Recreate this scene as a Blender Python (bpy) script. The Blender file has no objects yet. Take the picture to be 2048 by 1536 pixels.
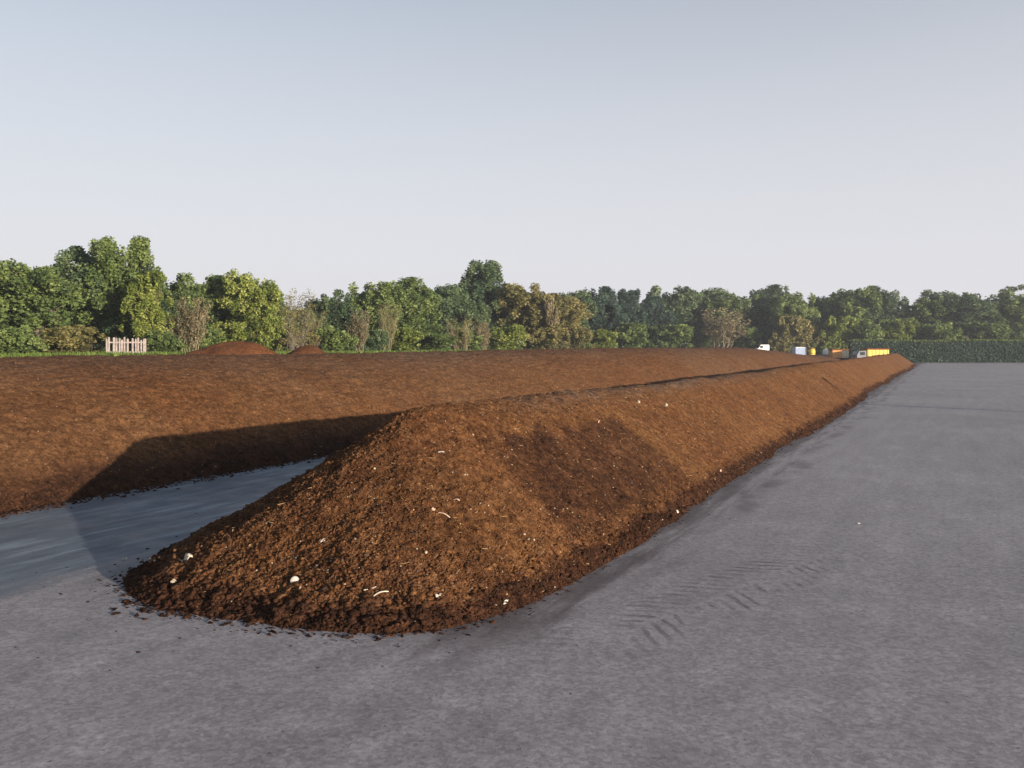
import bpy, math, random
import numpy as np
R = math.radians
C = bpy.context.scene.collection
rng = np.random.default_rng(7)
random.seed(7)

# ------------------------------------------------------------------ camera model (2048x1536 picture)
F, HX, HY, CH = 1700.0, 1024.0, 693.0, 3.0      # focal in px, horizon row, eye height
ANG = R(27.1)                                     # heading of the windrows
AX = (math.sin(ANG), math.cos(ANG)); NX = (-math.cos(ANG), math.sin(ANG))
def to_pt(x, y): return NX[0]*x + NX[1]*y, AX[0]*x + AX[1]*y
def to_xy(p, t): return NX[0]*p + AX[0]*t, NX[1]*p + AX[1]*t
def at(px, D): return (px-HX)/F*D                 # world x of a column at depth D
def zat(py, D): return CH - (py-HY)/F*D

# ------------------------------------------------------------------ numpy noise
def _h(ix, iy, s):
    n = (ix.astype(np.int64)*374761393 + iy.astype(np.int64)*668265263 + s*982451653) & 0xffffffff
    n = ((n ^ (n >> 13)) * 1274126177) & 0xffffffff
    n = ((n ^ (n >> 16)) * 2246822519) & 0xffffffff
    return ((n ^ (n >> 15)) & 0xffffff) / float(0xffffff)
def vn(x, y, s=0):
    x = np.asarray(x, float); y = np.asarray(y, float)
    x, y = x*.8+y*.6+s*3.7, -x*.6+y*.8+s*1.3
    ix = np.floor(x); iy = np.floor(y); fx = x-ix; fy = y-iy
    fx = fx*fx*(3-2*fx); fy = fy*fy*(3-2*fy)
    a = _h(ix, iy, s); b = _h(ix+1, iy, s); c = _h(ix, iy+1, s); d = _h(ix+1, iy+1, s)
    return (a+(b-a)*fx)*(1-fy) + (c+(d-c)*fx)*fy
def fbm(x, y, s=0, o=4):
    v = 0; a = .5; t = 0
    for i in range(o):
        v = v + a*vn(x*2**i, y*2**i, s+i*7); t += a; a *= .5
    return v/t - .5
def ss(x, a, b):
    u = np.clip((x-a)/(b-a), 0, 1); return u*u*(3-2*u)

# ------------------------------------------------------------------ helpers
def tag(o, label=None, cat=None, group=None, kind=None):
    if label: o['label'] = label
    if cat: o['category'] = cat
    if group: o['group'] = group
    if kind: o['kind'] = kind
    return o
def mesh_np(name, V, Fc, mat, parent=None, smooth=False, col=None):
    me = bpy.data.meshes.new(name)
    V = np.asarray(V, np.float32).reshape(-1, 3)
    Fc = np.asarray(Fc, np.int32)
    k = Fc.shape[1]
    me.vertices.add(len(V)); me.vertices.foreach_set('co', V.ravel())
    me.loops.add(Fc.size); me.loops.foreach_set('vertex_index', Fc.ravel())
    me.polygons.add(len(Fc)); me.polygons.foreach_set('loop_start', np.arange(0, Fc.size, k, dtype=np.int32))
    if smooth: me.polygons.foreach_set('use_smooth', np.ones(len(Fc), bool))
    me.update(calc_edges=True)
    if col is not None:
        a = me.color_attributes.new('zone', 'FLOAT_COLOR', 'POINT')
        c4 = np.ones((len(V), 4), np.float32); c4[:, :3] = col
        a.data.foreach_set('color', c4.ravel())
    me.materials.append(mat)
    o = bpy.data.objects.new(name, me); C.objects.link(o)
    if parent: o.parent = parent
    return o
def empty(name, loc=(0, 0, 0), rz=0):
    o = bpy.data.objects.new(name, None); C.objects.link(o)
    o.location = loc; o.rotation_euler = (0, 0, rz); o.empty_display_size = .3
    return o
class MB:
    def __init__(s): s.v = []; s.f = []
    def add(s, vs, fs):
        n = len(s.v); s.v += [tuple(v) for v in vs]; s.f += [tuple(i+n for i in f) for f in fs]; return s
    def box(s, x0, x1, y0, y1, z0, z1, b=.0):
        if b <= 0:
            return s.add([(x, y, z) for z in (z0, z1) for x, y in ((x0, y0), (x1, y0), (x1, y1), (x0, y1))],
                         [(3,2,1,0),(4,5,6,7),(0,1,5,4),(1,2,6,5),(2,3,7,6),(3,0,4,7)])
        ring = lambda x0,x1,y0,y1,z: [(x0+b,y0,z),(x1-b,y0,z),(x1,y0+b,z),(x1,y1-b,z),(x1-b,y1,z),(x0+b,y1,z),(x0,y1-b,z),(x0,y0+b,z)]
        L = [ring(x0+b*.6,x1-b*.6,y0+b*.6,y1-b*.6,z0), ring(x0,x1,y0,y1,z0+b), ring(x0,x1,y0,y1,z1-b), ring(x0+b*.6,x1-b*.6,y0+b*.6,y1-b*.6,z1)]
        vs = sum(L, []); fs = [tuple(range(7,-1,-1)), tuple(range(24,32))]
        for k in range(3):
            for i in range(8): j=(i+1)%8; fs.append((k*8+i,k*8+j,k*8+8+j,k*8+8+i))
        return s.add(vs, fs)
    def tube(s, p0, p1, r0, r1=None, n=8, caps=True):
        r1 = r0 if r1 is None else r1
        a = np.array(p0, float); b = np.array(p1, float); d = b-a; d /= max(np.linalg.norm(d), 1e-9)
        u = np.cross(d, [0,0,1] if abs(d[2]) < .9 else [1,0,0]); u /= np.linalg.norm(u); w = np.cross(d, u)
        vs = [a+(u*math.cos(q)+w*math.sin(q))*r0 for q in [2*math.pi*i/n for i in range(n)]]
        vs += [b+(u*math.cos(q)+w*math.sin(q))*r1 for q in [2*math.pi*i/n for i in range(n)]]
        fs = [(i,(i+1)%n,n+(i+1)%n,n+i) for i in range(n)]
        if caps: fs += [tuple(range(n-1,-1,-1)), tuple(range(n, 2*n))]
        return s.add(vs, fs)
    def build(s, name, mat, parent=None, smooth=False):
        me = bpy.data.meshes.new(name); me.from_pydata(s.v, [], s.f); me.materials.append(mat)
        if smooth:
            for p in me.polygons: p.use_smooth = True
        me.update(); o = bpy.data.objects.new(name, me); C.objects.link(o)
        if parent: o.parent = parent
        return o
def copy_tree(o, parent=None):
    c = o.copy(); C.objects.link(c); c.parent = parent
    for ch in list(o.children): copy_tree(ch, c)
    return c

# ------------------------------------------------------------------ materials
class NT:
    def __init__(s, name):
        s.m = bpy.data.materials.new(name); s.m.use_nodes = True; s.t = s.m.node_tree; s.t.nodes.clear()
        s.out = s.n('ShaderNodeOutputMaterial')
    def n(s, k, **kw):
        nd = s.t.nodes.new(k)
        for a, b in kw.items(): setattr(nd, a, b)
        return nd
    def l(s, a, b): s.t.links.new(a, b)
    def val(s, sock, v):
        if hasattr(v, 'bl_idname') or isinstance(v, bpy.types.NodeSocket): s.l(v, sock)
        else: sock.default_value = v
    def math(s, op, a, b=0.0, c=None, clamp=False):
        m = s.n('ShaderNodeMath', operation=op, use_clamp=clamp); s.val(m.inputs[0], a); s.val(m.inputs[1], b)
        if c is not None: s.val(m.inputs[2], c)
        return m.outputs[0]
    def noise(s, vec, scale, detail=4, rough=.6, dist=0):
        m = s.n('ShaderNodeTexNoise'); s.l(vec, m.inputs['Vector'])
        m.inputs['Scale'].default_value = scale; m.inputs['Detail'].default_value = detail
        m.inputs['Roughness'].default_value = rough; m.inputs['Distortion'].default_value = dist
        return m.outputs['Fac']
    def ramp(s, fac, stops):
        m = s.n('ShaderNodeValToRGB'); s.val(m.inputs[0], fac); e = m.color_ramp.elements
        while len(e) < len(stops): e.new(.5)
        for q, (p, c) in zip(e, stops): q.position = p; q.color = (*c, 1) if len(c) == 3 else c
        return m.outputs[0]
    def step(s, v, a, b):
        m = s.n('ShaderNodeMapRange', interpolation_type='SMOOTHSTEP'); s.val(m.inputs[0], v)
        m.inputs[1].default_value = a; m.inputs[2].default_value = b; return m.outputs[0]
    def mix(s, fac, a, b, bt='MIX'):
        m = s.n('ShaderNodeMix', data_type='RGBA', blend_type=bt); s.val(m.inputs[0], fac)
        for sock, v in ((m.inputs[6], a), (m.inputs[7], b)):
            if isinstance(v, tuple): sock.default_value = (*v, 1)
            else: s.l(v, sock)
        return m.outputs[2]
    def mapping(s, vec, rot=0, sc=(1, 1, 1), loc=(0, 0, 0)):
        m = s.n('ShaderNodeMapping'); s.l(vec, m.inputs[0]); m.inputs['Rotation'].default_value = (0, 0, rot)
        m.inputs['Scale'].default_value = sc; m.inputs['Location'].default_value = loc; return m.outputs[0]
    def bsdf(s, col, rough=.9, spec=.2, bump=None, bstr=.4, bdist=.02, metal=0):
        p = s.n('ShaderNodeBsdfPrincipled')
        if isinstance(col, tuple): p.inputs['Base Color'].default_value = (*col, 1)
        else: s.l(col, p.inputs['Base Color'])
        s.val(p.inputs['Roughness'], rough); p.inputs['Specular IOR Level'].default_value = spec
        p.inputs['Metallic'].default_value = metal
        if bump is not None:
            b = s.n('ShaderNodeBump'); s.l(bump, b.inputs['Height']); b.inputs['Strength'].default_value = bstr
            b.inputs['Distance'].default_value = bdist; s.l(b.outputs[0], p.inputs['Normal'])
        return p
    def done(s, p): s.l(p.outputs[0], s.out.inputs[0]); return s.m
def pos(k): return k.n('ShaderNodeNewGeometry').outputs['Position']

def simple(name, col, rough=.6, spec=.3, wear=.25, sc=6, metal=0):
    k = NT(name); P = k.n('ShaderNodeTexCoord').outputs['Object']
    n = k.noise(P, sc, 5, .65)
    dark = tuple(c*(1-wear)*.8 for c in col); lit = tuple(min(1, c*(1+wear*.5)) for c in col)
    c = k.ramp(n, [(.3, dark), (.55, col), (.8, lit)])
    return k.done(k.bsdf(c, rough, spec, k.noise(P, sc*4, 3), .15, .01, metal))

def compost_mat(name, tint=(1, 1, 1), flecks=1.0, clod=False):
    """zone colour: R = moist dark and painted foot shadow, G = orange dry, B = greyish litter"""
    k = NT(name); P = pos(k)
    z = k.n('ShaderNodeAttribute', attribute_name='zone'); sep = k.n('ShaderNodeSeparateColor'); k.l(z.outputs['Color'], sep.inputs[0])
    n1 = k.noise(P, 15, 7, .8); n2 = k.noise(P, 5.5, 5, .7); n3 = k.noise(P, .7, 3, .6)
    T = lambda c: tuple(a*b for a, b in zip(c, tint))
    f = k.math('ADD', k.math('MULTIPLY', n1, .60), k.math('ADD', k.math('MULTIPLY', n2, .28), k.math('MULTIPLY', n3, .12)))
    base = k.ramp(f, [(.36, T((.032, .012, .006))), (.45, T((.078, .029, .011))), (.52, T((.135, .053, .019))), (.60, T((.19, .085, .032))), (.70, T((.34, .19, .09)))])
    dry = k.ramp(f, [(.36, T((.045, .018, .007))), (.46, T((.125, .053, .018))), (.56, T((.195, .089, .031))), (.70, T((.37, .21, .095)))])
    damp_shade = k.ramp(f, [(.38, T((.010, .006, .004))), (.5, T((.040, .017, .009))), (.60, T((.088, .036, .016))), (.73, T((.17, .085, .042)))])
    grey = k.ramp(f, [(.38, (.035, .024, .018)), (.5, (.105, .07, .048)), (.6, (.19, .135, .095)), (.72, (.36, .29, .22))])
    c = k.mix(k.math('MULTIPLY', sep.outputs[1], .9), base, dry)
    c = k.mix(k.math('MULTIPLY', sep.outputs[2], .75), c, grey)
    c = k.mix(sep.outputs[0], c, damp_shade)
    vo = k.n('ShaderNodeTexVoronoi', feature='F1'); k.l(P, vo.inputs['Vector']); vo.inputs['Scale'].default_value = 17
    sc_ = k.n('ShaderNodeSeparateColor'); k.l(vo.outputs['Color'], sc_.inputs[0])
    m = k.math('MULTIPLY', k.math('LESS_THAN', vo.outputs['Distance'], .22), k.math('GREATER_THAN', sc_.outputs[0], 1-.055*flecks))
    c = k.mix(k.math('MULTIPLY', m, .8), c, k.ramp(sc_.outputs[1], [(0, (.48, .27, .10)), (.6, (.55, .38, .2)), (1, (.7, .6, .48))]))
    v2 = k.n('ShaderNodeTexVoronoi', feature='F1'); k.l(P, v2.inputs['Vector']); v2.inputs['Scale'].default_value = 9.5
    s2 = k.n('ShaderNodeSeparateColor'); k.l(v2.outputs['Color'], s2.inputs[0])
    v3 = k.n('ShaderNodeTexVoronoi', feature='F1'); k.l(P, v3.inputs['Vector']); v3.inputs['Scale'].default_value = 34
    s3 = k.n('ShaderNodeSeparateColor'); k.l(v3.outputs['Color'], s3.inputs[0])
    gr = k.ramp(k.math('ADD', k.math('MULTIPLY', s2.outputs[0], .5), k.math('MULTIPLY', s3.outputs[0], .5)), [(.15, (.58, .60, .66)), (.5, (.92, .98, 1.10)), (.85, (1.28, 1.38, 1.55))])
    c = k.mix(1.0, c, gr, 'MULTIPLY')
    b = k.math('ADD', n1, k.math('MULTIPLY', k.noise(P, 60, 3, .7), .5))
    return k.done(k.bsdf(c, .95, .08, b, .8 if not clod else .5, .03))

def ground_mat():
    k = NT('worn_concrete'); P = pos(k)
    Q = k.mapping(P, ANG)                                    # x across (negative = left of camera), y along the windrow
    sp = k.n('ShaderNodeSeparateXYZ'); k.l(Q, sp.inputs[0])
    across = k.math('MULTIPLY', sp.outputs[0], -1.0); along = sp.outputs[1]
    Qs = k.n('ShaderNodeCombineXYZ'); k.l(sp.outputs[0], Qs.inputs[0]); k.l(k.math('MULTIPLY', along, .12), Qs.inputs[1])
    n_st = k.noise(Qs.outputs[0], 2.2, 5, .65); n_big = k.noise(P, .16, 4, .6); n_mid = k.noise(P, 1.3, 5, .65); n_f = k.noise(P, 34, 4, .8); n_g = k.noise(P, 110, 2, .8)
    f = k.math('ADD', k.math('ADD', k.math('MULTIPLY', n_st, .16), k.math('MULTIPLY', n_big, .20)),
               k.math('ADD', k.math('MULTIPLY', n_mid, .26), k.math('MULTIPLY', k.math('ADD', n_f, n_g), .19)))
    c = k.ramp(f, [(.36, (.185, .165, .169)), (.47, (.275, .250, .255)), (.53, (.335, .308, .314)), (.64, (.47, .44, .445))])
    # crumbs and grit
    vo = k.n('ShaderNodeTexVoronoi', feature='F1'); k.l(P, vo.inputs['Vector']); vo.inputs['Scale'].default_value = 9
    sc_ = k.n('ShaderNodeSeparateColor'); k.l(vo.outputs['Color'], sc_.inputs[0])
    g = k.math('MULTIPLY', k.math('LESS_THAN', vo.outputs['Distance'], .12), k.math('GREATER_THAN', sc_.outputs[0], .90))
    c = k.mix(k.math('MULTIPLY', g, .7), c, k.ramp(sc_.outputs[1], [(0, (.05, .03, .02)), (.6, (.12, .08, .06)), (1, (.55, .52, .48))]))
    n_c = k.noise(P, 8, 8, .85)
    c = k.mix(.85, c, k.ramp(n_c, [(.34, (.72, .70, .69)), (.5, (1, 1, 1)), (.66, (1.25, 1.25, 1.25))]), 'MULTIPLY')
    vg = k.n('ShaderNodeTexVoronoi', feature='F1'); k.l(P, vg.inputs['Vector']); vg.inputs['Scale'].default_value = 26
    sg = k.n('ShaderNodeSeparateColor'); k.l(vg.outputs['Color'], sg.inputs[0])
    c = k.mix(.7, c, k.ramp(sg.outputs[0], [(0, (.72, .71, .70)), (.5, (1, 1, 1)), (1, (1.28, 1.27, 1.25))]), 'MULTIPLY')
    # brown leachate stain beside the windrow toe
    wob = k.math('MULTIPLY', k.math('SUBTRACT', k.noise(Qs.outputs[0], 3.0, 5, .65), .5), 2.4)
    d = k.math('ADD', k.math('SUBTRACT', 4.25, across), wob)                    # metres to the right of the toe
    st = k.math('MULTIPLY', k.math('SUBTRACT', 1.0, k.step(d, .05, .75)), k.math('MULTIPLY', k.step(k.math('ADD', along, wob), 6.6, 8.4), k.math('SUBTRACT', 1.0, k.step(across, 9.9, 10.6))))
    c = k.mix(k.math('MULTIPLY', st, .72), c, (.052, .032, .026))
    # a darker drip line a metre out
    w2 = k.math('MULTIPLY', k.math('SUBTRACT', k.noise(P, .35, 5, .65), .5), 1.6)
    d2 = k.math('ABSOLUTE', k.math('ADD', k.math('SUBTRACT', across, 3.35), w2))
    ln = k.math('MULTIPLY', k.math('SUBTRACT', 1.0, k.step(d2, .03, .30)), k.math('MULTIPLY', k.step(along, 8, 13), k.step(k.noise(P, .5, 4), .40, .6)))
    c = k.mix(k.math('MULTIPLY', ln, .5), c, (.075, .055, .055))
    # soil tracked all round the left lane
    l3 = k.math('MULTIPLY', k.step(across, 10.0, 11.0), k.step(n_st, .5, .62))
    c = k.mix(k.math('MULTIPLY', l3, .45), c, (.10, .085, .08))
    # lane between the heaps: moist film, blue shade and sky-bright streaks put into colour
    wet_shade = k.math('MULTIPLY', k.math('MULTIPLY', k.step(k.math('ADD', across, wob), 9.6, 10.6), k.math('SUBTRACT', 1.0, k.step(across, 16.0, 19.0))), k.step(k.math('ADD', along, k.math('MULTIPLY', wob, 1.5)), -7.0, 1.5))
    wet_shade_col = k.ramp(k.noise(Qs.outputs[0], 3.4, 5, .7), [(.35, (.055, .075, .10)), (.52, (.095, .125, .155)), (.62, (.20, .25, .29))])
    c = k.mix(k.math('MULTIPLY', wet_shade, .88), c, wet_shade_col)
    # tyre tread print: lugs set in two slanted rows along a wheel track
    TR = k.mapping(k.mapping(P, 0, (1, 1, 1), (-2.0, -9.75, 0)), R(45))       # x along?, y along track after turning
    s2 = k.n('ShaderNodeSeparateXYZ'); k.l(TR, s2.inputs[0])
    u = s2.outputs[0]; v = s2.outputs[1]
    au = k.math('ABSOLUTE', u)
    ph = k.math('FRACT', k.math('ADD', k.math('ADD', k.math('MULTIPLY', v, 4.6), k.math('MULTIPLY', k.noise(P, 1.2, 3), 1.1)), k.math('MULTIPLY', au, 3.2)))
    lug = k.math('MULTIPLY', k.step(ph, .08, .2), k.math('SUBTRACT', 1.0, k.step(ph, .42, .56)))
    lug = k.math('MULTIPLY', lug, k.math('MULTIPLY', k.math('SUBTRACT', 1.0, k.step(au, .50, .62)), k.step(au, .03, .07)))
    lug = k.math('MULTIPLY', lug, k.math('MULTIPLY', k.step(v, -3.0, -.2), k.math('SUBTRACT', 1.0, k.step(v, 2.4, 5.5))))
    lug = k.math('MULTIPLY', lug, k.step(k.noise(P, 1.6, 5, .75), .40, .62))
    c = k.mix(k.math('MULTIPLY', lug, .75), c, (.10, .085, .083))
    b = k.math('ADD', k.math('MULTIPLY', n_f, .6), n_g)
    rg = k.ramp(n_mid, [(.35, (.5, .5, .5)), (.65, (.75, .75, .75))])
    return k.done(k.bsdf(c, k.math('SUBTRACT', rg, k.math('MULTIPLY', wet_shade, .12)), .35, b, .35, .01))

def grassland_mat():
    k = NT('rough_grassland'); P = pos(k)
    n = k.math('ADD', k.math('MULTIPLY', k.noise(P, .35, 5, .6), .5), k.math('MULTIPLY', k.noise(P, 7, 4, .7), .5))
    c = k.ramp(n, [(.36, (.06, .04, .018)), (.46, (.055, .085, .02)), (.56, (.10, .15, .03)), (.7, (.17, .20, .055))])
    return k.done(k.bsdf(c, .95, .1, k.noise(P, 9, 4, .8), .8, .15))

def leaf_mat(name, cols, trans=.35):
    k = NT(name); P = k.n('ShaderNodeTexCoord').outputs['Object']
    oi = k.n('ShaderNodeObjectInfo')
    at_ = k.n('ShaderNodeAttribute', attribute_name='zone'); sp = k.n('ShaderNodeSeparateColor'); k.l(at_.outputs['Color'], sp.inputs[0])
    n = k.noise(P, .55, 3, .6)
    f = k.math('ADD', k.math('MULTIPLY', sp.outputs[0], .55), k.math('ADD', k.math('MULTIPLY', n, .45), k.math('MULTIPLY', k.math('SUBTRACT', oi.outputs['Random'], .5), .14)))
    c = k.ramp(f, [(.22, cols[0]), (.45, cols[1]), (.62, cols[2]), (.82, cols[3])])
    p = k.bsdf(c, .7, .25)
    tr = k.n('ShaderNodeBsdfTranslucent'); k.l(c, tr.inputs[0])
    mx = k.n('ShaderNodeMixShader'); mx.inputs[0].default_value = trans; k.l(p.outputs[0], mx.inputs[1]); k.l(tr.outputs[0], mx.inputs[2])
    k.l(mx.outputs[0], k.out.inputs[0]); return k.m

M_COMP = compost_mat('brown_compost'); M_COMP2 = compost_mat('brown_compost_far', (1.0, 1.0, 1.0), .6)
M_CLOD = compost_mat('compost_clods', flecks=.3, clod=True)
M_RED = compost_mat('reddish_soil', (1.15, 1.0, .95), .5)
M_GROUND = ground_mat(); M_FIELD = grassland_mat()
LEAF = {
 'mid':   leaf_mat('leaves_mid_green',   [(0.061,0.094,0.033), (0.124,0.179,0.054), (0.201,0.260,0.078), (0.319,0.378,0.142)]),
 'dark':  leaf_mat('leaves_dark_green',  [(0.040,0.073,0.040), (0.083,0.132,0.061), (0.139,0.195,0.087), (0.224,0.277,0.136)]),
 'blue':  leaf_mat('leaves_blue_green',  [(0.026,0.052,0.047), (0.052,0.094,0.073), (0.094,0.147,0.104), (0.165,0.218,0.153)]),
 'lime':  leaf_mat('leaves_yellow_green',[(0.083,0.118,0.026), (0.171,0.218,0.045), (0.277,0.319,0.071), (0.425,0.460,0.153)]),
 'olive': leaf_mat('leaves_olive',       [(0.100,0.100,0.040), (0.201,0.186,0.066), (0.289,0.254,0.094), (0.425,0.366,0.165)]),
 'brown': leaf_mat('leaves_withered',    [(.095,.080,.042), (.165,.135,.070), (.240,.195,.105), (.36,.30,.18)], .15),
 'grass': leaf_mat('grass_blades',       [(.05,.08,.015), (.09,.15,.025), (.15,.22,.04), (.24,.27,.07)]),
}
k = NT('bark'); P_ = k.n('ShaderNodeTexCoord').outputs['Object']
M_BARK = k.done(k.bsdf(k.ramp(k.noise(k.mapping(P_, 0, (3, 3, .5)), 3, 5, .7), [(.3, (.05, .038, .028)), (.5, (.12, .09, .07)), (.7, (.23, .19, .15))]), .9, .1, k.noise(P_, 9, 4), .5, .05))
M_TWIG = simple('bare_twigs', (.30, .25, .16), .9, .1, .4, 3)
M_GREYTWIG = simple('grey_twigs', (.17, .145, .13), .9, .1, .4, 3)

# ------------------------------------------------------------------ terrain and yard
def field_z(p, t):
    return 2.2*np.maximum(ss(p, 30.5, 44), ss(t, 206, 232)) + .25*fbm(p/9, t/9, 3, 3)*ss(p, 34, 46)
def make_ground():
    # one sheet for yard and land: fine near, coarse far, reaching the horizon
    ps = np.concatenate([-np.geomspace(2500, 20, 26), np.linspace(-18, 30, 30), np.linspace(30.5, 80, 60), np.geomspace(84, 2600, 26)])
    ts = np.concatenate([-np.geomspace(800, 20, 14), np.linspace(-18, 196, 60), np.linspace(198, 240, 22), np.geomspace(245, 3200, 24)])
    P, T = np.meshgrid(ps, ts); X, Y = to_xy(P, T); Z = field_z(P, T)
    n, m = P.shape; V = np.stack([X, Y, Z], -1).reshape(-1, 3)
    i = np.arange(n*m).reshape(n, m)
    Fc = np.stack([i[:-1, :-1], i[:-1, 1:], i[1:, 1:], i[1:, :-1]], -1).reshape(-1, 4)
    Pc = (P[:-1, :-1]+P[1:, 1:]).ravel()/2; Tc = (T[:-1, :-1]+T[1:, 1:]).ravel()/2
    field = (Pc > 30.5) | (Tc > 204)
    g = mesh_np('ground', V, Fc[:, ::-1], M_FIELD, smooth=True)
    tag(g, kind='structure')
    # concrete yard as a sheet 4 mm above
    a, b, c, d = [to_xy(*q) for q in ((-400, -300), (30.6, -300), (30.6, 206), (-400, 206))]
    y = MB().add([(*a, .006), (*b, .006), (*c, .006), (*d, .006)], [(0, 3, 2, 1)]).build('yard_pavement', M_GROUND)
    tag(y, kind='structure')
    return g
make_ground()

# ------------------------------------------------------------------ windrow (nearest)
H1, PC, W1, T0, L1, T1 = 2.02, 7.17, 2.88, 11.0, 4.1, 150.0
def w1_d(p, t):
    q = (p-PC)/(W1 + .26*fbm(t/2.4, t*0+.3, 41, 3)*2*ss(t, 8, 14) + .5*fbm(t/11, t*0+.7, 43, 2)*ss(t, 14, 30) + .10*np.sin(t/17.))
    a = np.maximum(0, T0-t)/(L1 + .35*fbm(p/1.2, p*0, 42, 3))
    b = np.maximum(0, t-(T1-4))/4.6
    e = np.maximum(a, b)
    aq = np.abs(q)
    d2 = np.sqrt(aq**2+e**2); d4 = (aq**3.4+e**3.4)**(1/3.4)
    m = ss(d4, .15, .9)
    return d2*(1-m)+d4*m
def w1_z(p, t, detail=True):
    d = w1_d(p, t)
    e = .13
    core = 1-(np.sqrt(d*d+e*e)-e)/(math.sqrt(1+e*e)-e)
    crest = H1*(1 + .05*fbm(t/9, t*0, 5, 3) + .05*fbm(t/3.2, t*0, 45, 3)*ss(t, 13, 20) - .03*ss(t, 16, 24) + .012*ss(t, 12, 13.5)*(1-ss(t, 17, 19)))
    z = np.maximum(core, 0)*crest
    # extra apex clods at the front
    z = z + .05*np.exp(-((p-PC)**2+(t-11.3)**2)/.8)
    if not detail: return z
    near = 1-ss(t, 12, 20); body = ss(core, -.02, .06)
    rough = .50+.50*near + .8*(1-ss(core, .02, .22))
    z = z + body*(.13*fbm(p/1.1, t/1.1, 11, 3)
        + rough*(.085*fbm(p/.28, t/.28, 12, 3) + .050*fbm(p/.085, t/.085, 13, 2) + .018*(vn(p/.035, t/.035, 14)-.5))
        + (1-near*.8)*.075*fbm(p/1.5+t*.15, t/.22, 15, 3)*ss(np.abs(p-PC), .2, .8))
    # the damp turned patch sits in a shallow scoop
    return np.where(core > -.03, np.maximum(z, -.02), -.03)
def w1_zone(p, t):
    d = w1_d(p, t); q = (p-PC)/W1
    # damp dark: rim at the toe, a turned patch on the flank
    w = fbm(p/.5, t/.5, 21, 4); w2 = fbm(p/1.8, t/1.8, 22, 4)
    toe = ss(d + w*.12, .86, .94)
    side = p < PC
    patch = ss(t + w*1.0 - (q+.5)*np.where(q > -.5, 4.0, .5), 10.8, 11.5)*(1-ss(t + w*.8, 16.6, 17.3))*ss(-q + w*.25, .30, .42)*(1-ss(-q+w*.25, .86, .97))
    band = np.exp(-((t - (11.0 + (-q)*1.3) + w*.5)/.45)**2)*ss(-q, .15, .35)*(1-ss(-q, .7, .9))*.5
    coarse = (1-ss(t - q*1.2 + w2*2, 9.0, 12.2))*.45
    damp_shade = np.clip(np.maximum.reduce([toe*.95, patch*(.66+w*.8), band, coarse*(.6+1.6*w)]), 0, 1)
    dry = np.clip(.42 + 1.1*w2 + .25*ss(t, 12, 30) - .5*damp_shade, 0, 1)
    grey = (1-ss(d, .06, .26))*ss(t, 11.5, 15)*(1-ss(t, 26, 50))*(.6+1.5*w)
    grey = np.clip(grey + .35*ss(q, .3, .8)*(1-ss(t, 10, 16)), 0, 1)
    return np.stack([damp_shade, dry, grey], -1)
def grid_faces(n, m):
    i = np.arange(n*m).reshape(n, m)
    return np.stack([i[:-1, :-1], i[1:, :-1], i[1:, 1:], i[:-1, 1:]], -1).reshape(-1, 4)
def prog(a, b, s0, k):
    v = [a]
    while v[-1] < b: v.append(v[-1] + s0 + k*max(0, v[-1]-a))
    return np.array(v)
def heap(name, ts, ps, zf, zonef, mat):
    T, P = np.meshgrid(ts, ps, indexing='ij')
    Z = zf(P, T); X, Y = to_xy(P, T)
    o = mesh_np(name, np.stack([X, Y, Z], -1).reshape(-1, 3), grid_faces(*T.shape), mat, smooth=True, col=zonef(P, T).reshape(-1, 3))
    return o
ts = prog(6.3, 151.5, .020, .0042)
ps = np.concatenate([np.linspace(3.9, 7.3, 190), np.linspace(7.32, 10.6, 120)])
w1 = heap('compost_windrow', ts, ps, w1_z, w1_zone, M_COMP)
tag(w1, 'long steep ridge of brown compost in the foreground with a rounded crumbling near end', 'compost heap', 'long compost windrows in the yard')

# ------------------------------------------------------------------ second, broader windrow
def w2_z(p, t):
    h = 2.70 + .16*ss(t, 25, 60) - 1.5*ss(t, 95, 165) + .05*fbm(t/14, t*0, 6, 2)
    wob = .30*fbm(t/2.6, t*0, 61, 3)
    q = (p-15.15-wob)/7.0
    endc = np.minimum(1, np.maximum(0, (198-t)/5.0)*1.0)
    q2 = (30.2-p)/8.0
    u = np.clip(np.minimum(np.minimum(q, q2), endc), -0.01, 1)
    z = h*(1-(1-np.clip(u, 0, 1))**2.05)
    bump = ss(u, 0, .06)
    near = 1-ss(t, 20, 50)
    z = z + bump*(.08*fbm(p/1.6, t/1.6, 62, 3) + .10*fbm(p/.36, t/.36, 63, 3) + .085*fbm(p/.14, t/.14, 64, 2))
    z = z + .12*np.exp(-((u-.035)/.04)**2)*fbm(p/.3, t/.3, 65, 2)
    return np.where(u < 0, -.03, z)
def w2_zone(p, t):
    w = fbm(p/.8, t/.8, 71, 4); w2 = fbm(p/5, t/5, 72, 3); q = (p-15.15)/7
    damp_shade = np.clip((1-ss(q+w*.10, .04, .17))*.95 + .3*w, 0, 1)  # moist foot; colour also carries the near ridge's shadow up to its edge
    dry = np.clip(.62 + 1.2*w2 - .2*ss(q, .3, .8), 0, 1)
    grey = np.clip(.10 + .35*ss(q, .35, .9) + w2*.6, 0, 1)
    return np.stack([damp_shade, dry, grey], -1)
ts2 = prog(-12, 200, .055, .0030)
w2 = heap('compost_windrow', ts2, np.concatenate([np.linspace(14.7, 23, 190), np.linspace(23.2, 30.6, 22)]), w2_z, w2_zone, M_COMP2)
tag(w2, 'broad bank of brown compost behind the near ridge, its foot in long shadow', 'compost heap', 'long compost windrows in the yard')

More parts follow.
